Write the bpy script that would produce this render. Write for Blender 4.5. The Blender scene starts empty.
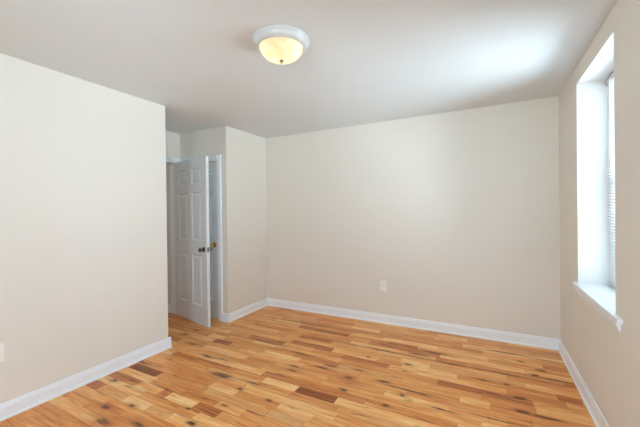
import bpy, bmesh, math, random
from mathutils import Matrix, Vector

C = bpy.context.scene.collection
SC = bpy.context.scene
PI = math.pi

# ---------------------------------------------------------------- camera, world, exposure
CAM_H = 1.3537
cam_data = bpy.data.cameras.new('camera')
cam_data.sensor_width = 36.0
cam_data.lens = 36.0 * 320.2 / 640.0
cam_data.clip_start = 0.02
cam = bpy.data.objects.new('camera', cam_data)
C.objects.link(cam)
R_ = Vector((0.88537755, 0.46473087, -0.01148115))
U_ = Vector((0.00820468, 0.00907204, 0.99992519))
F_ = Vector((-0.46480026, 0.88540551, -0.00421921))
cam.matrix_world = Matrix(((R_.x, U_.x, -F_.x, 0), (R_.y, U_.y, -F_.y, 0), (R_.z, U_.z, -F_.z, CAM_H), (0, 0, 0, 1)))
SC.camera = cam

HALL_W = 2.3
SKY, GROUND, SKY_STRENGTH = (0.61, 0.75, 0.93, 1), (0.72, 0.90, 1.04, 1), 28.5
world = bpy.data.worlds.new('overcast_sky')
SC.world = world
world.use_nodes = True
bg = world.node_tree.nodes['Background']
wn = world.node_tree                                       # pale bright sky above, sunlit pale ground below
w_tc = wn.nodes.new('ShaderNodeTexCoord')
w_sp = wn.nodes.new('ShaderNodeSeparateXYZ')
w_cr = wn.nodes.new('ShaderNodeValToRGB')
w_mr = wn.nodes.new('ShaderNodeMapRange')
wn.links.new(w_tc.outputs['Generated'], w_sp.inputs[0])
wn.links.new(w_sp.outputs['Z'], w_mr.inputs[0])
w_mr.inputs[1].default_value, w_mr.inputs[2].default_value = -1, 1
wn.links.new(w_mr.outputs[0], w_cr.inputs[0])
w_cr.color_ramp.elements[0].position, w_cr.color_ramp.elements[0].color = 0.49, GROUND
w_cr.color_ramp.elements[1].position, w_cr.color_ramp.elements[1].color = 0.52, SKY
wn.links.new(w_cr.outputs[0], bg.inputs['Color'])
bg.inputs['Strength'].default_value = SKY_STRENGTH

SC.view_settings.view_transform = 'Standard'
SC.view_settings.look = 'None'
SC.view_settings.gamma = 1.0
SC.view_settings.use_curve_mapping = False
SC.view_settings.exposure = 0.0
try:
    SC.cycles.max_bounces = 16
    SC.cycles.diffuse_bounces = 12
    SC.cycles.use_denoising = True
    SC.cycles.sample_clamp_indirect = 6.0
except Exception:
    pass

# room dimensions (metres); x right, y towards the back wall, camera above the origin
H = 2.44
XR, YB, YR = 0.607, 3.79, -1.15         # right wall, back wall, rear wall (behind the camera)
XL, YL = -2.875, 2.144                  # left wall and where it ends
YC, XD = 2.985, -3.71                   # closet front, entry wall
WT = 0.26                               # thickness of the outside wall
W1 = (2.262, 3.095, 0.785, 2.318)        # the window: y0, y1, z0, z1
W2 = (-1.00, -0.15, 0.78, 2.305)          # added window nearer the camera, out of frame, to bring in more daylight



W3 = (-0.88, -0.20, 0.78, 2.305)          # added window behind the camera to fill the room with daylight: x0, x1, z0, z1


def portal(loc, inward, w, h):
    """marks a window opening for the renderer's sky sampling; gives no light of its own"""
    l = bpy.data.lights.new('daylight_portal', 'AREA')
    l.shape = 'RECTANGLE'
    l.size, l.size_y = w, h
    l.cycles.is_portal = True
    o = bpy.data.objects.new('daylight_portal', l)
    C.objects.link(o)
    Z = -Vector(inward)
    Y = Vector((0, 0, 1))
    X = Y.cross(Z)
    o.matrix_world = Matrix(((X.x, Y.x, Z.x, loc[0]), (X.y, Y.y, Z.y, loc[1]), (X.z, Y.z, Z.z, loc[2]), (0, 0, 0, 1)))


for w_ in (W1, W2):
    portal((XR + WT + 0.03, (w_[0] + w_[1]) / 2, (w_[2] + w_[3]) / 2), (-1, 0, 0), w_[1] - w_[0], w_[3] - w_[2])


portal(((W3[0] + W3[1]) / 2, YR - WT - 0.03, (W3[2] + W3[3]) / 2), (0, 1, 0), W3[1] - W3[0], W3[3] - W3[2])


hall = bpy.data.lights.new('hall_fill_light', 'AREA')           # added fill lamp, unseen past the doorway, brightens the open door
hall.shape, hall.size, hall.energy, hall.color = 'DISK', 0.35, HALL_W, (1.0, 0.96, 0.92)
hall_o = bpy.data.objects.new('hall_fill_light', hall)
C.objects.link(hall_o)
hall_o.location = (-4.40, 1.85, H - 0.03)


# ---------------------------------------------------------------- helpers
def lin(r, g, b):
    f = lambda c: c / 12.92 if c <= 0.04045 else ((c + 0.055) / 1.055) ** 2.4
    return (f(r / 255), f(g / 255), f(b / 255), 1)


def new_mat(name):
    m = bpy.data.materials.new(name)
    m.use_nodes = True
    nt = m.node_tree
    return m, nt, nt.nodes['Principled BSDF']


def paint(name, col, rough=0.6, bump=0.0, scale=60, metal=0.0, vary=0.0, spec=0.5):
    m, nt, b = new_mat(name)
    b.inputs['Base Color'].default_value = col
    b.inputs['Roughness'].default_value = rough
    b.inputs['Metallic'].default_value = metal
    b.inputs['Specular IOR Level'].default_value = spec
    tc = nt.nodes.new('ShaderNodeTexCoord')
    n = nt.nodes.new('ShaderNodeTexNoise')
    n.inputs['Scale'].default_value = scale
    n.inputs['Detail'].default_value = 3
    nt.links.new(tc.outputs['Object'], n.inputs['Vector'])
    if bump:
        bp = nt.nodes.new('ShaderNodeBump')
        bp.inputs['Strength'].default_value = bump
        bp.inputs['Distance'].default_value = 0.002
        nt.links.new(n.outputs['Fac'], bp.inputs['Height'])
        nt.links.new(bp.outputs['Normal'], b.inputs['Normal'])
    if vary:
        n2 = nt.nodes.new('ShaderNodeTexNoise')
        n2.inputs['Scale'].default_value = 1.3
        n2.inputs['Detail'].default_value = 2
        nt.links.new(tc.outputs['Object'], n2.inputs['Vector'])
        mx = nt.nodes.new('ShaderNodeMix')
        mx.data_type = 'RGBA'
        mx.inputs[6].default_value = tuple(c * (1 - vary) for c in col[:3]) + (1,)
        mx.inputs[7].default_value = tuple(min(1, c * (1 + vary)) for c in col[:3]) + (1,)
        nt.links.new(n2.outputs['Fac'], mx.inputs[0])
        nt.links.new(mx.outputs[2], b.inputs['Base Color'])
    return m


def box(bm, x0, x1, y0, y1, z0, z1, bevel=0.0):
    vs = [bm.verts.new((x, y, z)) for x in (x0, x1) for y in (y0, y1) for z in (z0, z1)]
    q = [(0, 1, 3, 2), (4, 6, 7, 5), (0, 4, 5, 1), (2, 3, 7, 6), (0, 2, 6, 4), (1, 5, 7, 3)]
    fs = [bm.faces.new([vs[i] for i in f]) for f in q]
    if bevel:
        es = list({e for f in fs for e in f.edges})
        bmesh.ops.bevel(bm, geom=es, offset=bevel, segments=2, affect='EDGES', profile=0.6)


def prism(bm, prof, a, b, axis):
    """prof: closed (p, q) outline; axis 'x': p=y q=z ; 'y': p=x q=z ; 'z': p=x q=y; extruded from a to b"""
    def P(p, q, t):
        return {'x': (t, p, q), 'y': (p, t, q), 'z': (p, q, t)}[axis]
    A = [bm.verts.new(P(p, q, a)) for p, q in prof]
    B = [bm.verts.new(P(p, q, b)) for p, q in prof]
    n = len(prof)
    bm.faces.new(A)
    bm.faces.new(B[::-1])
    for i in range(n):
        j = (i + 1) % n
        bm.faces.new((A[i], B[i], B[j], A[j]))


def lathe(bm, prof, mat4=None, seg=48, closed=False):
    """prof: (radius, height) pairs turned about z"""
    rings = []
    for r, z in prof:
        if r < 1e-6:
            rings.append([bm.verts.new((0, 0, z))])
        else:
            rings.append([bm.verts.new((r * math.cos(2 * PI * k / seg), r * math.sin(2 * PI * k / seg), z)) for k in range(seg)])
    pairs = list(zip(rings, rings[1:]))
    if closed:
        pairs.append((rings[-1], rings[0]))
    for A, B in pairs:
        for k in range(seg):
            j = (k + 1) % seg
            if len(A) == 1 and len(B) == 1:
                continue
            if len(A) == 1:
                bm.faces.new((A[0], B[j], B[k]))
            elif len(B) == 1:
                bm.faces.new((A[k], A[j], B[0]))
            else:
                bm.faces.new((A[k], A[j], B[j], B[k]))
    if mat4 is not None:
        bmesh.ops.transform(bm, matrix=mat4, verts=[v for rg in rings for v in rg])


def obj(name, bm, m, parent=None, smooth=False):
    bmesh.ops.recalc_face_normals(bm, faces=bm.faces)
    me = bpy.data.meshes.new(name)
    bm.to_mesh(me)
    bm.free()
    if m:
        me.materials.append(m)
    if smooth:
        for p in me.polygons:
            p.use_smooth = True
        try:
            me.set_sharp_from_angle(angle=math.radians(40))
        except Exception:
            pass
    o = bpy.data.objects.new(name, me)
    C.objects.link(o)
    if parent:
        o.parent = parent
    return o


def tag(o, label=None, cat=None, group=None, kind=None):
    if label:
        o['label'] = label
    if cat:
        o['category'] = cat
    if group:
        o['group'] = group
    if kind:
        o['kind'] = kind
    return o


def thing(name, label, cat, loc=(0, 0, 0), rz=0, group=None, kind=None):
    o = bpy.data.objects.new(name, None)
    C.objects.link(o)
    o.empty_display_size = 0.1
    o.location = loc
    o.rotation_euler = (0, 0, rz)
    return tag(o, label, cat, group, kind)


def copy_tree(o, parent=None):
    c = o.copy()
    C.objects.link(c)
    if parent:
        c.parent = parent
    for ch in list(o.children):
        copy_tree(ch, c)
    return c


def struct(name, bm, m, label, cat, **k):
    return tag(obj(name, bm, m, **k), label, cat, kind='structure')


# ---------------------------------------------------------------- materials
M_WALL = paint('beige_wall_paint', (0.79, 0.758, 0.695, 1), 0.75, bump=0.12, scale=180, vary=0.012, spec=0.25)
M_CEIL = paint('ceiling_paint', (0.72, 0.757, 0.775, 1), 0.85, bump=0.1, scale=150, vary=0.01, spec=0.2)
M_TRIM = paint('white_trim_paint', (0.88, 0.93, 0.98, 1), 0.35, bump=0.05, scale=40)
M_DOOR = paint('white_door_paint', (0.76, 0.80, 0.82, 1), 0.4, bump=0.08, scale=90)
M_WHITE = paint('white_plastic', (0.93, 0.92, 0.89, 1), 0.35)
M_SLOT = paint('dark_slot', (0.05, 0.05, 0.05, 1), 0.6)
M_METALW = paint('white_enamel', (0.62, 0.63, 0.63, 1), 0.3)
M_NICKEL = paint('satin_nickel', (0.27, 0.26, 0.245, 1), 0.22, metal=1.0)
M_BRASS = paint('polished_brass', (0.62, 0.40, 0.17, 1), 0.25, metal=1.0)
M_VINYL = paint('white_vinyl', (0.76, 0.76, 0.75, 1), 0.4)
M_WAND = paint('clear_grey_plastic', (0.55, 0.56, 0.57, 1), 0.3)


def slat_mat():
    m, nt, b = new_mat('white_slat')
    b.inputs['Base Color'].default_value = (0.86, 0.86, 0.85, 1)
    b.inputs['Roughness'].default_value = 0.45
    tr = nt.nodes.new('ShaderNodeBsdfTranslucent')
    tr.inputs["Color"].default_value = (0.95, 0.95, 0.94, 1)
    mx = nt.nodes.new('ShaderNodeMixShader')
    mx.inputs[0].default_value = 0.8
    out = nt.nodes['Material Output']
    nt.links.new(b.outputs[0], mx.inputs[1])
    nt.links.new(tr.outputs[0], mx.inputs[2])
    nt.links.new(mx.outputs[0], out.inputs['Surface'])
    return m


M_SLAT = slat_mat()


def glass_mat():
    m, nt, b = new_mat('clear_glass')
    gl = nt.nodes.new('ShaderNodeBsdfGlossy')
    gl.inputs['Roughness'].default_value = 0.02
    tr = nt.nodes.new('ShaderNodeBsdfTransparent')
    tr.inputs['Color'].default_value = (0.96, 0.98, 0.97, 1)
    fr = nt.nodes.new('ShaderNodeFresnel')
    fr.inputs['IOR'].default_value = 1.45
    mx = nt.nodes.new('ShaderNodeMixShader')
    nt.links.new(fr.outputs[0], mx.inputs[0])
    nt.links.new(tr.outputs[0], mx.inputs[1])
    nt.links.new(gl.outputs[0], mx.inputs[2])
    nt.links.new(mx.outputs[0], nt.nodes['Material Output'].inputs['Surface'])
    return m


M_GLASS = glass_mat()


def alabaster_mat():
    """frosted, faintly marbled lamp glass; the two bulbs inside light it"""
    m, nt, b = new_mat('alabaster_glass')
    tc = nt.nodes.new('ShaderNodeTexCoord')
    n = nt.nodes.new('ShaderNodeTexNoise')
    n.inputs['Scale'].default_value = 9
    n.inputs['Detail'].default_value = 4
    n.inputs['Distortion'].default_value = 1.2
    nt.links.new(tc.outputs['Object'], n.inputs['Vector'])
    cr = nt.nodes.new('ShaderNodeValToRGB')
    cr.color_ramp.elements[0].position = 0.35
    cr.color_ramp.elements[0].color = (0.80, 0.58, 0.33, 1)
    cr.color_ramp.elements[1].position = 0.6
    cr.color_ramp.elements[1].color = (0.95, 0.84, 0.64, 1)
    nt.links.new(n.outputs['Fac'], cr.inputs[0])
    tr = nt.nodes.new('ShaderNodeBsdfTranslucent')
    nt.links.new(cr.outputs[0], tr.inputs['Color'])
    b.inputs['Base Color'].default_value = (0.85, 0.80, 0.70, 1)
    b.inputs['Roughness'].default_value = 0.25
    mx = nt.nodes.new('ShaderNodeMixShader')
    mx.inputs[0].default_value = 0.6
    nt.links.new(b.outputs[0], mx.inputs[1])
    nt.links.new(tr.outputs[0], mx.inputs[2])
    nt.links.new(mx.outputs[0], nt.nodes['Material Output'].inputs['Surface'])
    return m


M_ALAB = alabaster_mat()

# ---- the wood floor: planks run along x; traced light and dark boards, knots and mineral streaks
ROW = 0.083
STREAKS = [
 (-0.801,3.226,0.293,0.007,0.7),
 (-0.894,3.032,0.416,0.012,0.7),
 (-0.591,3.097,0.102,0.014,0.8),
 (-0.997,2.838,0.025,0.012,0.9),
 (-0.637,2.852,0.036,0.016,0.9),
 (-1.235,2.526,0.051,0.012,0.8),
 (-0.98,2.567,0.039,0.01,0.7),
 (-1.02,2.409,0.036,0.02,0.7),
 (-0.748,2.479,0.053,0.014,0.9),
 (-0.548,2.441,0.159,0.009,0.8),
 (-0.984,2.226,0.029,0.016,1),
 (-0.576,2.356,0.025,0.016,0.7),
 (-0.645,2.18,0.034,0.013,0.8),
 (-0.633,2.72,0.026,0.01,0.6),
 (-0.328,3.026,0.147,0.01,0.8),
 (0.052,3.037,0.233,0.012,0.7),
 (-0.051,2.852,0.053,0.012,0.75),
 (0.112,2.862,0.025,0.012,0.8),
 (0.021,2.671,0.045,0.009,0.7),
 (0.192,2.696,0.042,0.018,1),
 (0.199,2.523,0.048,0.02,1),
 (0.332,2.514,0.085,0.012,0.9),
 (-0.29,2.303,0.071,0.008,0.8),
 (0.023,2.349,0.117,0.006,0.7),
 (-2.367,2.18,0.068,0.016,0.85),
 (-2.239,2.192,0.11,0.006,0.6),
 (-3.026,2.475,0.05,0.02,0.5),
 (-2.733,2.314,0.058,0.02,0.5),
 (-3.007,2.611,0.046,0.018,0.5),
 (-2.713,1.523,0.039,0.018,0.6),
 (-2.573,1.589,0.06,0.014,0.6),
 (-2.231,1.627,0.102,0.008,0.6),
 (-2.396,1.281,0.053,0.02,0.6),
 (-2.233,1.183,0.09,0.03,0.5),
 (-2.008,1.268,0.08,0.022,0.5),
 (-2.24,1.378,0.034,0.016,0.7),
 (-1.706,1.431,0.032,0.017,1),
 (-1.855,1.53,0.025,0.012,0.8),
 (-2.8,1.825,0.07,0.012,0.6),
 (-1.986,1.975,0.1,0.028,0.85),
 (-1.663,1.995,0.078,0.013,0.6),
 (-1.7,1.888,0.025,0.014,0.7),
 (-1.412,1.864,0.025,0.014,0.9),
 (-1.495,2.307,0.049,0.012,0.7),
 (-1.543,2.199,0.035,0.01,0.6),
 (-1.657,1.674,0.025,0.01,0.8),
 (-1.839,1.674,0.054,0.008,0.5),
 (-2.002,3.364,0.423,0.012,0.6),
 (-2.06,2.693,0.252,0.01,0.55),
 (-1.616,2.62,0.192,0.01,0.7),
 (-1.524,2.377,0.044,0.014,0.7),
 (-1.301,2.463,0.076,0.014,0.7),
 (-1.66,1.992,0.075,0.01,0.5),
 (-0.466,3.2,0.132,0.014,0.75),
 (0.131,3.495,0.169,0.012,0.8),
 (0.241,3.349,0.025,0.012,0.8),
 (0.329,3.123,0.026,0.016,1),
 (0.38,3.241,0.032,0.016,0.9),
 (0.436,3.098,0.141,0.01,0.7),
 (-0.438,2.439,0.037,0.012,0.7),
 (0.167,2.699,0.025,0.012,0.6),
]
PLANKS = [
 (-0.366,-0.051,2.678,0.28),
 (-2.593,-2.367,2.473,0.15),
 (-2.571,-2.266,2.321,0.95),
 (-2.322,-1.877,2.714,0.3),
 (-2.827,-2.469,1.776,0.12),
 (-2.483,-2.219,1.576,0.85),
 (-2.381,-2.113,1.443,0.95),
 (-2.126,-1.843,1.617,0.97),
 (-1.321,-0.979,2.06,0.16),
 (-1.622,-1.308,2.092,0.95),
 (-1.335,-1.055,1.735,0.92),
 (-1.989,-1.364,3.236,0.3),
 (-1.095,-0.408,3.176,0.33),
 (-1.83,-1.359,2.848,0.25),
 (-1.942,-1.544,2.51,0.92),
 (0.432,0.57,2.831,0.22),
 (-0.051,0.267,2.66,0.3),
 (-0.716,-0.457,2.889,0.85),
 (-0.191,0.001,2.5,0.85),
 (-0.435,-0.183,3.089,0.5),
]


def wood_mat():
    m, nt, b = new_mat('character_oak_floor')
    N, L = nt.nodes, nt.links

    def math_(op, a, b_=None, c=None):
        n = N.new('ShaderNodeMath')
        n.operation = op
        for i, v in enumerate((a, b_, c)):
            if v is None:
                continue
            if isinstance(v, (int, float)):
                n.inputs[i].default_value = v
            else:
                L.new(v, n.inputs[i])
        return n.outputs[0]

    def mixc(f, a, b_):
        n = N.new('ShaderNodeMix')
        n.data_type = 'RGBA'
        for i, v in ((0, f), (6, a), (7, b_)):
            if isinstance(v, (int, float)):
                n.inputs[i].default_value = v
            elif isinstance(v, tuple):
                n.inputs[i].default_value = v
            else:
                L.new(v, n.inputs[i])
        return n.outputs[2]

    def noise(vec, scale, detail, dist=0.0, rough=0.5):
        n = N.new('ShaderNodeTexNoise')
        n.inputs['Scale'].default_value = scale
        n.inputs['Detail'].default_value = detail
        n.inputs['Distortion'].default_value = dist
        n.inputs['Roughness'].default_value = rough
        L.new(vec, n.inputs['Vector'])
        return n.outputs['Fac']

    def smooth(v, lo, hi, a=0.0, c=1.0):
        n = N.new('ShaderNodeMapRange')
        n.interpolation_type = 'SMOOTHSTEP'
        L.new(v, n.inputs[0])
        for i, x in ((1, lo), (2, hi), (3, a), (4, c)):
            n.inputs[i].default_value = x
        return n.outputs[0]

    tc = N.new('ShaderNodeTexCoord')
    pos = tc.outputs['Object']
    at = N.new('ShaderNodeAttribute')
    at.attribute_name = 'plank'
    sep = N.new('ShaderNodeSeparateColor')
    L.new(at.outputs['Color'], sep.inputs[0])
    tone, seed, hue = sep.outputs[0], sep.outputs[1], sep.outputs[2]
    uv = N.new('ShaderNodeUVMap')
    uv.uv_map = 'plank_uv'
    su = N.new('ShaderNodeSeparateXYZ')
    L.new(uv.outputs[0], su.inputs[0])
    # grain coordinates, shifted per plank
    off = N.new('ShaderNodeCombineXYZ')
    L.new(math_('MULTIPLY', seed, 71.0), off.inputs[0])
    L.new(math_('MULTIPLY', seed, 37.0), off.inputs[1])
    L.new(math_('MULTIPLY', seed, 13.0), off.inputs[2])
    ad = N.new('ShaderNodeVectorMath')
    ad.operation = 'ADD'
    L.new(pos, ad.inputs[0])
    L.new(off.outputs[0], ad.inputs[1])
    mp = N.new('ShaderNodeMapping')
    mp.inputs['Scale'].default_value = (1.6, 22.0, 1.0)
    L.new(ad.outputs[0], mp.inputs[0])
    g1 = noise(mp.outputs[0], 1.6, 5, 0.8)
    mp2 = N.new('ShaderNodeMapping')
    mp2.inputs['Scale'].default_value = (4.0, 110.0, 1.0)
    L.new(ad.outputs[0], mp2.inputs[0])
    g2 = noise(mp2.outputs[0], 1.5, 4, 0.3)
    mp3 = N.new('ShaderNodeMapping')
    mp3.inputs['Scale'].default_value = (1.5, 24.0, 1.0)
    L.new(ad.outputs[0], mp3.inputs[0])
    g3 = noise(mp3.outputs[0], 1.7, 3, 1.2)
    # base tone
    v = math_('ADD', tone, math_('MULTIPLY', math_('SUBTRACT', g1, 0.5), 1.0))
    v = math_('ADD', v, math_('MULTIPLY', math_('SUBTRACT', g2, 0.5), 0.8))
    cr = N.new('ShaderNodeValToRGB')
    e = cr.color_ramp.elements
    e[0].position, e[0].color = 0.0, lin(118, 60, 28)
    e[1].position, e[1].color = 1.0, lin(249, 207, 146)
    for p_, c_ in ((0.22, lin(166, 90, 44)), (0.42, lin(211, 131, 67)), (0.62, lin(229, 156, 88)), (0.82, lin(240, 181, 114))):
        q = e.new(p_)
        q.color = c_
    L.new(v, cr.inputs[0])
    col = cr.outputs[0]
    # some planks redder, some more yellow
    col = mixc(smooth(hue, 0.55, 1.0, 0.0, 0.45), col, mixc(1.0, col, lin(196, 112, 58)))
    # natural dark mineral streaks scattered along the grain
    ms = smooth(g3, 0.60, 0.74, 0.0, 0.8)
    col = mixc(ms, col, lin(128, 62, 27))
    # traced knots and streaks
    w = N.new('ShaderNodeTexNoise')
    w.inputs['Scale'].default_value = 1.0
    w.inputs['Detail'].default_value = 3
    w.inputs['Roughness'].default_value = 0.6
    wm = N.new('ShaderNodeMapping')
    wm.inputs['Scale'].default_value = (14.0, 55.0, 1.0)
    L.new(pos, wm.inputs[0])
    L.new(wm.outputs[0], w.inputs['Vector'])
    ws = N.new('ShaderNodeVectorMath')
    ws.operation = 'MULTIPLY_ADD'
    L.new(w.outputs['Color'], ws.inputs[0])
    ws.inputs[1].default_value = (0.11, 0.030, 0)
    ws.inputs[2].default_value = (-0.055, -0.015, 0)
    wp = N.new('ShaderNodeVectorMath')
    wp.operation = 'ADD'
    L.new(pos, wp.inputs[0])
    L.new(ws.outputs[0], wp.inputs[1])
    acc = None
    for x, y, lx, ly, s in STREAKS:
        d = N.new('ShaderNodeVectorMath')
        d.operation = 'MULTIPLY_ADD'
        L.new(wp.outputs[0], d.inputs[0])
        kx, ky = 1 / (lx * 1.25), 1 / (ly * 1.2)
        d.inputs[1].default_value = (kx, ky, 0)
        d.inputs[2].default_value = (-x * kx, -y * ky, 0)
        ln = N.new('ShaderNodeVectorMath')
        ln.operation = 'LENGTH'
        L.new(d.outputs[0], ln.inputs[0])
        f = math_('MULTIPLY', math_('SUBTRACT', 1.0, ln.outputs['Value']), s)
        acc = f if acc is None else math_('MAXIMUM', acc, f)
    col = mixc(smooth(acc, -0.9, 0.3, 0.0, 0.45), col, lin(168, 92, 44))       # reddish halo round a knot
    st = math_('MULTIPLY', smooth(acc, 0.03, 0.42), smooth(g2, 0.35, 0.60, 0.5, 1.0))
    col = mixc(math_('MULTIPLY', st, 0.96), col, lin(58, 26, 14))
    # plank joints: u = metres to the nearest end, v = metres to the nearest side
    je = math_('SUBTRACT', 1.0, smooth(su.outputs[0], 0.0008, 0.003))
    js = math_('SUBTRACT', 1.0, smooth(su.outputs[1], 0.0006, 0.0022))
    jt = math_('MULTIPLY', math_('MAXIMUM', je, js), math_('ADD', 0.05, math_('MULTIPLY', hue, 0.5)))
    col = mixc(jt, col, lin(92, 50, 26))
    L.new(col, b.inputs['Base Color'])
    rg = math_('ADD', 0.30, math_('MULTIPLY', g2, 0.12))
    L.new(rg, b.inputs['Roughness'])
    b.inputs['Specular IOR Level'].default_value = 0.28
    bp = N.new('ShaderNodeBump')
    bp.inputs['Strength'].default_value = 0.15
    bp.inputs['Distance'].default_value = 0.001
    L.new(math_('SUBTRACT', math_('MULTIPLY', g2, 0.4), math_('MULTIPLY', jt, 1.0)), bp.inputs['Height'])
    L.new(bp.outputs['Normal'], b.inputs['Normal'])
    return m


def make_floor(x0, x1, y0, y1):
    rnd = random.Random(11)
    bm = bmesh.new()
    cl = bm.loops.layers.float_color.new('plank')
    uvl = bm.loops.layers.uv.new('plank_uv')
    nrow = int((y1 - y0) / ROW) + 1
    byrow = {}
    for (a, c, y, t) in PLANKS:
        byrow.setdefault(int((y - y0) / ROW), []).append((a, c, t))

    def plank(a, c, ya, yb, tone):
        seed, hue = rnd.random(), rnd.random()
        ys = [ya, (ya + yb) / 2, yb]
        m_ = (a + c) / 2
        xs = [a, m_, c]
        for i in (0, 1):
            for j in (0, 1):
                P = [(xs[i], ys[j]), (xs[i + 1], ys[j]), (xs[i + 1], ys[j + 1]), (xs[i], ys[j + 1])]
                f = bm.faces.new([bm.verts.new((p[0], p[1], 0)) for p in P])
                for lp, p in zip(f.loops, P):
                    lp[cl] = (tone, seed, hue, 1)
                    lp[uvl].uv = (min(p[0] - a, c - p[0]), min(p[1] - ya, yb - p[1]))

    def rtone():
        r = rnd.random()
        if r < 0.04:
            return rnd.uniform(0.30, 0.42)
        if r < 0.24:
            return rnd.uniform(0.78, 0.90)
        return rnd.uniform(0.50, 0.76)

    def fill(a, c, ya, yb):
        while c - a > 1e-4:
            l = rnd.choice((0.25, 0.32, 0.4, 0.5, 0.62, 0.8)) * rnd.uniform(0.85, 1.15)
            e_ = a + l
            if c - e_ < 0.14:
                e_ = c
            plank(a, e_, ya, yb, rtone())
            a = e_

    for r in range(nrow):
        ya, yb = y0 + r * ROW, min(y1, y0 + (r + 1) * ROW)
        if yb - ya < 1e-4:
            continue
        x = x0 - rnd.uniform(0, 0.0)
        for (a, c, t) in sorted(byrow.get(r, [])):
            a = max(a, x)
            if c - a < 0.05:
                continue
            fill(x, a, ya, yb)
            plank(a, c, ya, yb, t)
            x = c
        fill(x, x1, ya, yb)
    # the slab under the boards
    box(bm, x0, x1, y0, y1, -0.12, -0.002)
    me = bpy.data.meshes.new('floor')
    bm.to_mesh(me)
    bm.free()
    me.materials.append(wood_mat())
    o = bpy.data.objects.new('floor', me)
    C.objects.link(o)
    return tag(o, 'glossy honey oak plank floor with dark knots and streaks', 'floor', kind='structure')


make_floor(-5.05, XR + 0.05, YR - 0.05, YB + 0.05)

# ---------------------------------------------------------------- shell
bm = bmesh.new()
box(bm, -5.05, XR + WT, YR - WT, YB + 0.1, H, H + 0.12)
struct('ceiling', bm, M_CEIL, 'flat pale grey painted ceiling over the room', 'ceiling')

bm = bmesh.new()                                           # back wall, from the closet to the window wall
box(bm, XL - 0.10, XR + 0.01, YB, YB + 0.1, 0, H)
struct('wall_back', bm, M_WALL, 'wide beige wall at the back with one outlet low on it', 'wall')

bm = bmesh.new()                                           # window wall, around its two openings
ys = [YR, W2[0], W2[1], W1[0], W1[1], YB + 0.1]
for a, b_ in ((0, 1), (2, 3), (4, 5)):
    box(bm, XR, XR + WT, ys[a], ys[b_], 0, H)
for w in (W1, W2):
    box(bm, XR, XR + WT, w[0], w[1], 0, w[2] - 0.035)
    box(bm, XR, XR + WT, w[0], w[1], w[3], H)
struct('wall_right', bm, M_WALL, 'beige right wall with the tall window opening', 'wall')

bm = bmesh.new()                                           # rear wall behind the camera
box(bm, XL - 0.12, W3[0], YR - WT, YR, 0, H)
box(bm, W3[1], XR + WT, YR - WT, YR, 0, H)
box(bm, W3[0], W3[1], YR - WT, YR, 0, W3[2] - 0.035)
box(bm, W3[0], W3[1], YR - WT, YR, W3[3], H)
struct('wall_rear', bm, M_WALL, 'plain beige wall opposite the back wall, behind the viewer', 'wall')

bm = bmesh.new()                                           # left wall with its return into the alcove
prism(bm, [(XL, YR), (XL, YL), (XL - 0.14, YL), (XL - 0.14, YL - 0.105), (XD - 0.12, YL - 0.105), (XD - 0.12, YL - 0.225),
           (XL - 0.26, YL - 0.225), (XL - 0.12, YL - 0.365), (XL - 0.12, YR)], 0, H, 'z')
struct('wall_left', bm, M_WALL, 'broad blank beige wall on the left ending at the door alcove', 'wall')

# closet: front wall with the door opening, and its side wall
CD = (-3.63, -3.02, 2.03)                                  # closet door opening x0, x1, top
bm = bmesh.new()
box(bm, XD - 0.12, CD[0], YC, YC + 0.1, 0, H)
box(bm, CD[1], XL, YC, YC + 0.1, 0, H)
box(bm, CD[0], CD[1], YC, YC + 0.1, CD[2], H)
box(bm, XL - 0.1, XL, YC + 0.1, YB + 0.1, 0, H)
struct('wall_closet', bm, M_WALL, 'beige closet walls meeting at an outside corner right of the doors', 'wall')
bm = bmesh.new()
box(bm, XD - 0.12, XL - 0.1, YB, YB + 0.1, 0, H)
struct('wall_closet_back', bm, M_WALL, 'beige wall inside the shut closet', 'wall')

# entry wall with the doorway to the hall
ED = (2.112, 2.92, 2.04)                                   # doorway y0, y1, top
bm = bmesh.new()
box(bm, XD - 0.12, XD, ED[1], YB + 0.1, 0, H)
box(bm, XD - 0.12, XD, YL - 0.105, ED[0], 0, H)
box(bm, XD - 0.12, XD, ED[0], ED[1], ED[2], H)
struct('wall_entry', bm, M_WALL, 'short beige wall above the open doorway in the alcove', 'wall')

bm = bmesh.new()                                           # hall beyond the doorway
box(bm, -5.05, XD - 0.12, 2.94, 3.04, 0, H)
box(bm, -5.05, -4.95, 0.9, 2.94, 0, H)
box(bm, -4.95, XD - 0.12, 0.9, 1.0, 0, H)
box(bm, XD - 0.12, XD - 0.02, 0.9, YL - 0.23, 0, H)
struct('wall_hall', bm, M_WALL, 'hall wall glimpsed behind the open grey door', 'wall')

# ---------------------------------------------------------------- baseboards (one run per wall)
BH, BT = 0.105, 0.014


def bb_profile(sign=1):
    """distance from the wall, height; a flat board with an eased cap and a shoe moulding"""
    return [(0, 0), (0.024, 0), (0.0235, 0.008), (0.020, 0.015), (0.0145, 0.019), (BT, 0.020), (BT, 0.078), (0.0105, 0.086), (0.0095, 0.096), (0.006, BH), (0, BH)]


def baseboard(name, axis, wall, out, a, b_, label):
    """axis: direction it runs; wall: the wall plane; out: +1/-1 side it stands on"""
    bm_ = bmesh.new()
    prism(bm_, [(wall + out * p, q) for p, q in bb_profile()], a, b_, axis)
    return struct(name, bm_, M_TRIM, label, 'baseboard')


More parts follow.
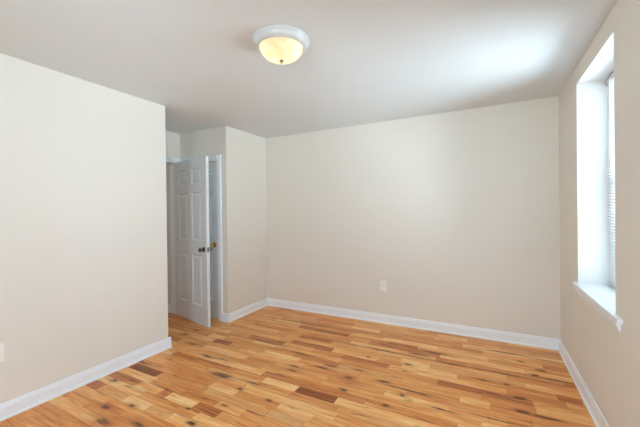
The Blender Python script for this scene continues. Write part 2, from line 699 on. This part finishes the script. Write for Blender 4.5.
baseboard('baseboard_left', 'y', XL, 1, YR, YL + 0.024, 'white baseboard along the bottom of the left wall')
baseboard('baseboard_back', 'x', YB, -1, XL, XR, 'white baseboard along the bottom of the back wall')
baseboard('baseboard_right', 'y', XR, -1, YR, YB, 'white baseboard running under the window on the right wall')
baseboard('baseboard_closet', 'y', XL, 1, YC - 0.024, YB, 'white baseboard on the bright closet side wall')
baseboard('baseboard_closet_front', 'x', YC, -1, CD[1] + 0.062, XL + 0.024, 'stub of white baseboard right of the closed closet door')
baseboard('baseboard_hall', 'x', 2.94, -1, -4.95, XD - 0.12, 'bit of white baseboard in the hall left of the open door')
baseboard('baseboard_rear', 'x', YR, 1, XL, XR, 'white baseboard on the wall behind the viewer')


# ---------------------------------------------------------------- door casings
def casing_profile():
    return [(0, 0), (0, 0.010), (0.006, 0.014), (0.040, 0.018), (0.056, 0.018), (0.060, 0.014), (0.060, 0)]   # across, out


def trim_closet():
    root = thing('trim_1', 'white casing around the closed closet door', 'door casing', (0, 0, 0), kind='structure')
    bm_ = bmesh.new()
    prism(bm_, [(CD[1] + p, YC - q) for p, q in casing_profile()], 0, CD[2] + 0.06, 'z')
    obj('casing_leg', bm_, M_TRIM, root)
    bm_ = bmesh.new()
    prism(bm_, [(CD[0] - p, YC - q) for p, q in casing_profile()], 0, CD[2] + 0.06, 'z')
    obj('casing_leg', bm_, M_TRIM, root)
    bm_ = bmesh.new()
    prism(bm_, [(YC - q, CD[2] + p) for p, q in casing_profile()], CD[0], CD[1], 'x')
    obj('casing_head', bm_, M_TRIM, root)
    bm_ = bmesh.new()
    box(bm_, CD[0], CD[0] + 0.012, YC, YC + 0.1, 0, CD[2])
    box(bm_, CD[1] - 0.012, CD[1], YC, YC + 0.1, 0, CD[2])
    box(bm_, CD[0] + 0.012, CD[1] - 0.012, YC, YC + 0.1, CD[2] - 0.012, CD[2])
    obj('jamb', bm_, M_TRIM, root)


trim_closet()


def trim_entry():
    root = thing('trim_2', 'white casing around the doorway behind the open door', 'door casing', (0, 0, 0), kind='structure')
    for y, s in ((ED[1], 1), (ED[0], -1)):
        bm_ = bmesh.new()
        k = 1.0 if s > 0 else 0.95
        prism(bm_, [(XD + q, y + s * p * k) for p, q in casing_profile()], 0, ED[2] + 0.057, 'z')
        obj('casing_leg', bm_, M_TRIM, root)
    bm_ = bmesh.new()
    prism(bm_, [(XD + q, ED[2] + p * 0.95) for p, q in casing_profile()], ED[0], ED[1], 'y')
    obj('casing_head', bm_, M_TRIM, root)
    bm_ = bmesh.new()
    box(bm_, XD - 0.13, XD, ED[1] - 0.006, ED[1] + 0.012, 0, ED[2])
    box(bm_, XD - 0.13, XD, ED[0] - 0.0, ED[0] + 0.006, 0, ED[2])
    box(bm_, XD - 0.13, XD, ED[0] + 0.006, ED[1] - 0.006, ED[2] - 0.008, ED[2])
    obj('jamb', bm_, M_TRIM, root)


trim_entry()


# ---------------------------------------------------------------- six-panel doors
def panel_rects(w, h):
    st = 0.108 * w / 0.8 + 0.01
    mul = 0.10 * w / 0.8
    pw = (w - 2 * st - mul) / 2
    xs = [(st, st + pw), (st + pw + mul, w - st)]
    k = h / 2.02
    zs = [(0.225 * k, 0.845 * k), (1.015 * k, 1.605 * k), (1.705 * k, 1.90 * k)]
    return [(a, b_, c, d) for a, b_ in xs for c, d in zs]


def door_leaf(root, w, h, t, m):
    """hinge edge at x=0, back face y=0, camera face y=-t; sunk panel wells on both faces"""
    rects = panel_rects(w, h)
    X = sorted({0, w} | {v for r in rects for v in r[:2]})
    Z = sorted({0, h} | {v for r in rects for v in r[2:]})
    bm_ = bmesh.new()
    wells = {(round(r[0], 5), round(r[2], 5)) for r in rects}
    for y, d in ((0.0, -1), (-t, 1)):
        for i in range(len(X) - 1):
            for j in range(len(Z) - 1):
                a, b_, c, e_ = X[i], X[i + 1], Z[j], Z[j + 1]
                if (round(a, 5), round(c, 5)) in wells:
                    rings = []
                    for ins, dep in ((0, 0), (0.005, 0.003), (0.014, 0.011), (0.022, 0.0125)):
                        yy = y + d * dep
                        rings.append([bm_.verts.new(p) for p in ((a + ins, yy, c + ins), (b_ - ins, yy, c + ins), (b_ - ins, yy, e_ - ins), (a + ins, yy, e_ - ins))])
                    for A, B in zip(rings, rings[1:]):
                        for k in range(4):
                            bm_.faces.new((A[k], A[(k + 1) % 4], B[(k + 1) % 4], B[k]))
                    bm_.faces.new(rings[-1])
                else:
                    bm_.faces.new([bm_.verts.new(p) for p in ((a, y, c), (b_, y, c), (b_, y, e_), (a, y, e_))])
    for P in (((0, 0, 0), (0, -t, 0), (0, -t, h), (0, 0, h)), ((w, 0, 0), (w, -t, 0), (w, -t, h), (w, 0, h)),
              ((0, 0, 0), (w, 0, 0), (w, -t, 0), (0, -t, 0)), ((0, 0, h), (w, 0, h), (w, -t, h), (0, -t, h))):
        bm_.faces.new([bm_.verts.new(p) for p in P])
    bmesh.ops.remove_doubles(bm_, verts=bm_.verts, dist=1e-5)
    leaf = obj('leaf', bm_, m, root)
    for (a, b_, c, e_) in rects:                            # the raised fields in the wells
        bm_ = bmesh.new()
        for y, d in ((0.0, -1), (-t, 1)):
            rings = []
            for ins, dep in ((0.022, 0.0125), (0.042, 0.003), (0.045, 0.002)):
                yy = y + d * dep
                rings.append([bm_.verts.new(p) for p in ((a + ins, yy, c + ins), (b_ - ins, yy, c + ins), (b_ - ins, yy, e_ - ins), (a + ins, yy, e_ - ins))])
            for A, B in zip(rings, rings[1:]):
                for k in range(4):
                    bm_.faces.new((A[k], A[(k + 1) % 4], B[(k + 1) % 4], B[k]))
            bm_.faces.new(rings[-1])
        obj('panel', bm_, m, leaf)
    return leaf


def knob(root, x, z, y, d, m, ball=0.027):
    """door knob on face y, pointing d along y: rosette, neck and knob"""
    Mx = Matrix.Translation((x, y, z)) @ Matrix.Rotation(-d * PI / 2, 4, 'X')
    bm_ = bmesh.new()
    lathe(bm_, [(0, 0), (0.033, 0), (0.033, 0.004), (0.029, 0.009), (0.018, 0.012), (0, 0.012)], Mx, 32)
    ros = obj('rosette', bm_, m, root, smooth=True)
    bm_ = bmesh.new()
    s = ball / 0.027
    lathe(bm_, [(0, 0.008), (0.011, 0.008), (0.011, 0.030), (0.014, 0.034), (0.021 * s, 0.037), (0.026 * s, 0.044), (0.027 * s, 0.052), (0.0245 * s, 0.060), (0.018 * s, 0.065), (0, 0.067)], Mx, 32)
    return obj('door_knob', bm_, m, root, smooth=True)


def open_door():
    w, h, t = 0.795, 2.022, 0.035
    ang = math.radians(-12.6)
    root = thing('door_1', 'six-panel grey-white door standing open with a nickel knob', 'door', (XD + 0.012, 2.918, 0.010), ang, kind='structure')
    door_leaf(root, w, h, t, M_DOOR)
    tag(knob(root, w - 0.064, 0.915, -t, -1, M_NICKEL), 'satin nickel knob on the near face')
    tag(knob(root, w - 0.064, 0.915, 0.0, 1, M_NICKEL), 'satin nickel knob on the far face')
    bm_ = bmesh.new()
    box(bm_, w - 0.0005, w + 0.0015, -t / 2 - 0.0125, -t / 2 + 0.0125, 0.915 - 0.028, 0.915 + 0.028)
    prism(bm_, [(w, -t / 2 - 0.006), (w + 0.011, -t / 2 + 0.006), (w, -t / 2 + 0.006)], 0.906, 0.924, 'z')
    obj('latch_plate', bm_, M_NICKEL, root)
    for z in (0.22, 1.02, 1.80):
        bm_ = bmesh.new()
        lathe(bm_, [(0, -0.045), (0.006, -0.045), (0.006, 0.045), (0, 0.045)], Matrix.Translation((-0.004, 0.006, z)), 16)
        box(bm_, 0.0, 0.03, 0.0, 0.002, z - 0.044, z + 0.044)
        obj('hinge', bm_, M_NICKEL, root, smooth=True)


open_door()


def closet_door():
    w, h, t = CD[1] - CD[0] - 0.03, 2.005, 0.035
    root = thing('door_2', 'closed closet door with a brass knob, mostly hidden behind the open door', 'door',
                 (CD[0] + 0.015, YC + 0.045, 0.006), 0, kind='structure')
    door_leaf(root, w, h, t, M_DOOR)
    tag(knob(root, w - 0.062, 0.945, -t, -1, M_BRASS, 0.026), 'polished brass knob')


closet_door()


# ---------------------------------------------------------------- window
def window(name, w, label, sill_label):
    y0, y1, z0, z1 = w
    root = thing(name, label, 'window', (XR + WT / 2, (y0 + y1) / 2, z0), kind='structure')

    def put(nm, bm_, m, par=root, **k):
        o = obj(nm, bm_, m, par, **k)
        if par is root:
            o.matrix_parent_inverse = Matrix.Translation((-root.location.x, -root.location.y, -root.location.z))
        return o
    jt = 0.010                                              # white liner boards in the reveal
    bm_ = bmesh.new()
    box(bm_, XR - 0.001, XR + WT, y0, y0 + jt, z0, z1)
    box(bm_, XR - 0.001, XR + WT, y1 - jt, y1, z0, z1)
    box(bm_, XR - 0.001, XR + WT, y0 + jt, y1 - jt, z1 - jt, z1)
    put('jamb', bm_, M_VINYL)
    fx0, fx1 = XR + 0.215, XR + WT                          # vinyl frame and two sashes
    a, b_, c, d = y0 + jt, y1 - jt, z0, z1 - jt
    bm_ = bmesh.new()
    fw = 0.028
    box(bm_, fx0, fx1, a, a + fw, c, d)
    box(bm_, fx0, fx1, b_ - fw, b_, c, d)
    box(bm_, fx0, fx1, a + fw, b_ - fw, c, c + fw)
    box(bm_, fx0, fx1, a + fw, b_ - fw, d - fw, d)
    put('window_frame', bm_, M_VINYL)
    mid = (c + d) / 2
    for (s0, s1, sx) in ((c + fw, mid + 0.018, fx0 + 0.004), (mid - 0.018, d - fw, fx0 + 0.026)):
        bm_ = bmesh.new()
        r = 0.036
        ya, yb = a + fw, b_ - fw
        box(bm_, sx, sx + 0.018, ya, ya + r, s0, s1)
        box(bm_, sx, sx + 0.018, yb - r, yb, s0, s1)
        box(bm_, sx, sx + 0.018, ya + r, yb - r, s0, s0 + r)
        box(bm_, sx, sx + 0.018, ya + r, yb - r, s1 - r, s1)
        sash = put('sash', bm_, M_VINYL)
        bm_ = bmesh.new()
        box(bm_, sx + 0.007, sx + 0.011, ya + r, yb - r, s0 + r, s1 - r)
        put('pane', bm_, M_GLASS, sash)
    # stool with horns past the opening, rounded nose, and the apron under it
    st = 0.025
    bm_ = bmesh.new()
    nx = XR - 0.025
    nose = [(fx0, z0 - st), (fx0, z0), (nx + 0.003, z0), (nx + 0.0005, z0 - 0.003), (nx, z0 - st / 2), (nx + 0.0005, z0 - st + 0.003), (nx + 0.003, z0 - st)]
    prism(bm_, nose, y0, y1, 'y')
    horn = [(XR, z0 - st), (XR, z0)] + nose[2:]
    prism(bm_, horn, y0 - 1.9 * HORN, y0, 'y')
    prism(bm_, horn, y1, y1 + HORN, 'y')
    tag(put('window_sill', bm_, M_TRIM), sill_label)
    bm_ = bmesh.new()
    ap = [(XR, z0 - st), (XR - 0.020, z0 - st), (XR - 0.020, z0 - st - 0.012), (XR - 0.014, z0 - st - 0.024), (XR - 0.012, z0 - st - 0.040), (XR - 0.006, z0 - st - 0.046), (XR, z0 - st - 0.046)]
    prism(bm_, ap, y0 - 1.9 * HORN + 0.03, y1 + HORN - 0.02, 'y')
    put('apron', bm_, M_TRIM)
    return root


HORN = 0.050
window('window_1', W1, 'bright tall window set deep in the right wall', 'white sill with projecting nose')
window('added_window_right', W2, 'deep window added to the right wall, out of frame, for more daylight', 'white sill of the added window out of frame')
wr = window('added_window_rear', (-(W3[1] - W3[0]) / 2, (W3[1] - W3[0]) / 2, W3[2], W3[3]), 'window added behind the viewer to light the room, opposite the back wall', 'white sill of the added window behind the viewer')
wr.location = ((W3[0] + W3[1]) / 2, YR - WT / 2, W3[2])
wr.rotation_euler = (0, 0, -PI / 2)


def blind(w):
    y0, y1, z0, z1 = w[0] + 0.010, w[1] - 0.010, w[2], w[3] - 0.010
    g = 0.003
    a, b_ = y0 + g, y1 - g
    xc = XR + 0.186
    root = thing('window_blind', 'white horizontal slat blind lowered inside the bright window', 'blind', (xc, (y0 + y1) / 2, z1))
    inv = Matrix.Translation((-root.location.x, -root.location.y, -root.location.z))

    def put(nm, bm_, m, par=root, **k):
        o = obj(nm, bm_, m, par, **k)
        if par is root:
            o.matrix_parent_inverse = inv
        return o
    hz = z1 - 0.010
    bm_ = bmesh.new()                                       # U-shaped metal head rail
    prism(bm_, [(xc - 0.018, hz), (xc - 0.020, hz - 0.004), (xc - 0.020, hz - 0.034), (xc - 0.017, hz - 0.038), (xc + 0.017, hz - 0.038), (xc + 0.020, hz - 0.034), (xc + 0.020, hz - 0.004), (xc + 0.018, hz)], a, b_, 'y')
    put('head_rail', bm_, M_METALW)
    bot = w[2] + 0.012
    pitch = 0.0215
    tilt = math.radians(TILT)
    bm_ = bmesh.new()
    z = hz - 0.052
    while z > bot + 0.022:
        up, dn = [], []
        for k in range(5):                                  # a thin curved blade, its room edge lower
            s = (k / 4 - 0.5) * 0.0254
            crown = 0.0016 * (1 - (2 * k / 4 - 1) ** 2)
            px = xc + s * math.cos(tilt) - crown * math.sin(tilt)
            pz = z + s * math.sin(tilt) + crown * math.cos(tilt)
            up.append((px, pz))
            dn.append((px, pz - 0.0005))
        prism(bm_, up + dn[::-1], a, b_, 'y')
        z -= pitch
    put('slats', bm_, M_SLAT)
    bm_ = bmesh.new()
    box(bm_, xc - 0.0135, xc + 0.0135, a, b_, bot, bot + 0.014, 0.003)
    put('bottom_rail', bm_, M_METALW)
    for y in (a + 0.10, (a + b_) / 2, b_ - 0.10):
        bm_ = bmesh.new()
        for dx in (-0.0135, 0.0135):
            box(bm_, xc + dx - 0.0006, xc + dx + 0.0006, y - 0.0006, y + 0.0006, bot + 0.01, hz - 0.03)
        put('ladder_cord', bm_, M_METALW)
    wy, wx = b_ - 0.125, xc - 0.030                         # tilt wand hanging at the far end
    bm_ = bmesh.new()
    lathe(bm_, [(0, hz - 0.66), (0.0040, hz - 0.66), (0.0048, hz - 0.65), (0.0048, hz - 0.60), (0.0032, hz - 0.59), (0.0032, hz - 0.06), (0, hz - 0.06)], Matrix.Translation((wx, wy, 0)), 12)
    box(bm_, wx - 0.0015, xc - 0.019, wy - 0.0015, wy + 0.0015, hz - 0.062, hz - 0.028)
    put('wand', bm_, M_WAND, smooth=True)


TILT = -28
blind(W1)


# ---------------------------------------------------------------- ceiling lamp
def ceiling_lamp(x, y):
    root = thing('ceiling_light', 'round white flush ceiling lamp with lit alabaster glass bowl', 'ceiling light', (x, y, H))
    bm_ = bmesh.new()                                       # stepped, flared pan
    lathe(bm_, [(0, 0), (0.178, 0), (0.180, -0.006), (0.177, -0.013), (0.170, -0.018), (0.167, -0.026), (0.163, -0.036), (0.155, -0.046), (0.144, -0.050),
                (0.139, -0.050), (0.137, -0.044), (0.120, -0.010), (0, -0.008)], None, 72)
    obj('lamp_base', bm_, M_METALW, root, smooth=True)
    prof = []
    for k in range(15):                                     # glass bowl
        t = k / 14 * PI / 2
        prof.append((0.1345 * math.cos(t) ** 0.85 if k < 14 else 0.0, -0.041 - 0.084 * math.sin(t)))
    inner = [(max(r - 0.004, 0.0), z + 0.004 * (k / 14)) for k, (r, z) in enumerate(prof)]
    bm_ = bmesh.new()
    lathe(bm_, prof, None, 72)
    tag(obj('glass_shade', bm_, M_ALAB, root, smooth=True), 'lit cream alabaster glass bowl')
    bm_ = bmesh.new()
    lathe(bm_, [(0, -0.121), (0.013, -0.123), (0.013, -0.127), (0.008, -0.130), (0.009, -0.135), (0.006, -0.140), (0, -0.142)], None, 24)
    obj('finial', bm_, M_NICKEL, root, smooth=True)
    for dx, dy in ((0.060, 0.028), (-0.062, -0.030)):       # two bulbs
        l = bpy.data.lights.new('bulb', 'POINT')
        l.energy = LAMP_W
        l.color = (1.0, 0.83, 0.62)
        l.shadow_soft_size = 0.028
        o = bpy.data.objects.new('bulb', l)
        C.objects.link(o)
        o.parent = root
        o.location = (dx, dy, -0.062)


LAMP_W = 0.31
ceiling_lamp(-1.150, 1.690)


# ---------------------------------------------------------------- wall outlets
def outlet(label):
    """plate facing -y at its origin"""
    root = thing('wall_outlet', label, 'outlet', group='white wall outlets')
    bm_ = bmesh.new()
    pr = [(-0.038, 0), (-0.036, -0.004), (-0.033, -0.006), (0.033, -0.006), (0.036, -0.004), (0.038, 0)]
    prism(bm_, pr, -0.061, 0.061, 'z')
    obj('face_plate', bm_, M_WHITE, root)
    for z in (0.0195, -0.0195):
        bm_ = bmesh.new()
        P = []
        for k in range(24):
            t = 2 * PI * k / 24
            P.append((0.0172 * math.cos(t), z + max(-0.0135, min(0.0135, 0.0172 * math.sin(t)))))
        prism(bm_, P, -0.0085, -0.005, 'y')
        so = obj('socket', bm_, M_WHITE, root)
        bm_ = bmesh.new()
        for dx, hh in ((-0.0064, 0.0042), (0.0064, 0.0035)):
            box(bm_, dx - 0.0012, dx + 0.0012, -0.0089, -0.0080, z + 0.003 - hh, z + 0.003 + hh)
        lathe(bm_, [(0, 0), (0.0024, 0), (0.0024, 0.0009), (0, 0.0009)], Matrix.Translation((0, -0.0089, z - 0.008)) @ Matrix.Rotation(-PI / 2, 4, 'X'), 12)
        obj('slots', bm_, M_SLOT, so)
    bm_ = bmesh.new()
    lathe(bm_, [(0, 0), (0.0032, 0), (0.0032, 0.0015), (0, 0.0022)], Matrix.Translation((0, -0.006, 0)) @ Matrix.Rotation(PI / 2, 4, 'X'), 16)
    obj('screw', bm_, M_METALW, root, smooth=True)
    return root


o1 = outlet('white double outlet low on the wide back wall')
o1.location = (-1.131, YB, 0.450)
o2 = copy_tree(o1)
o2['label'] = 'white outlet low on the left wall, cut by the photo edge'
o2.location = (XL, 0.872, 0.445)
o2.rotation_euler = (0, 0, PI / 2)
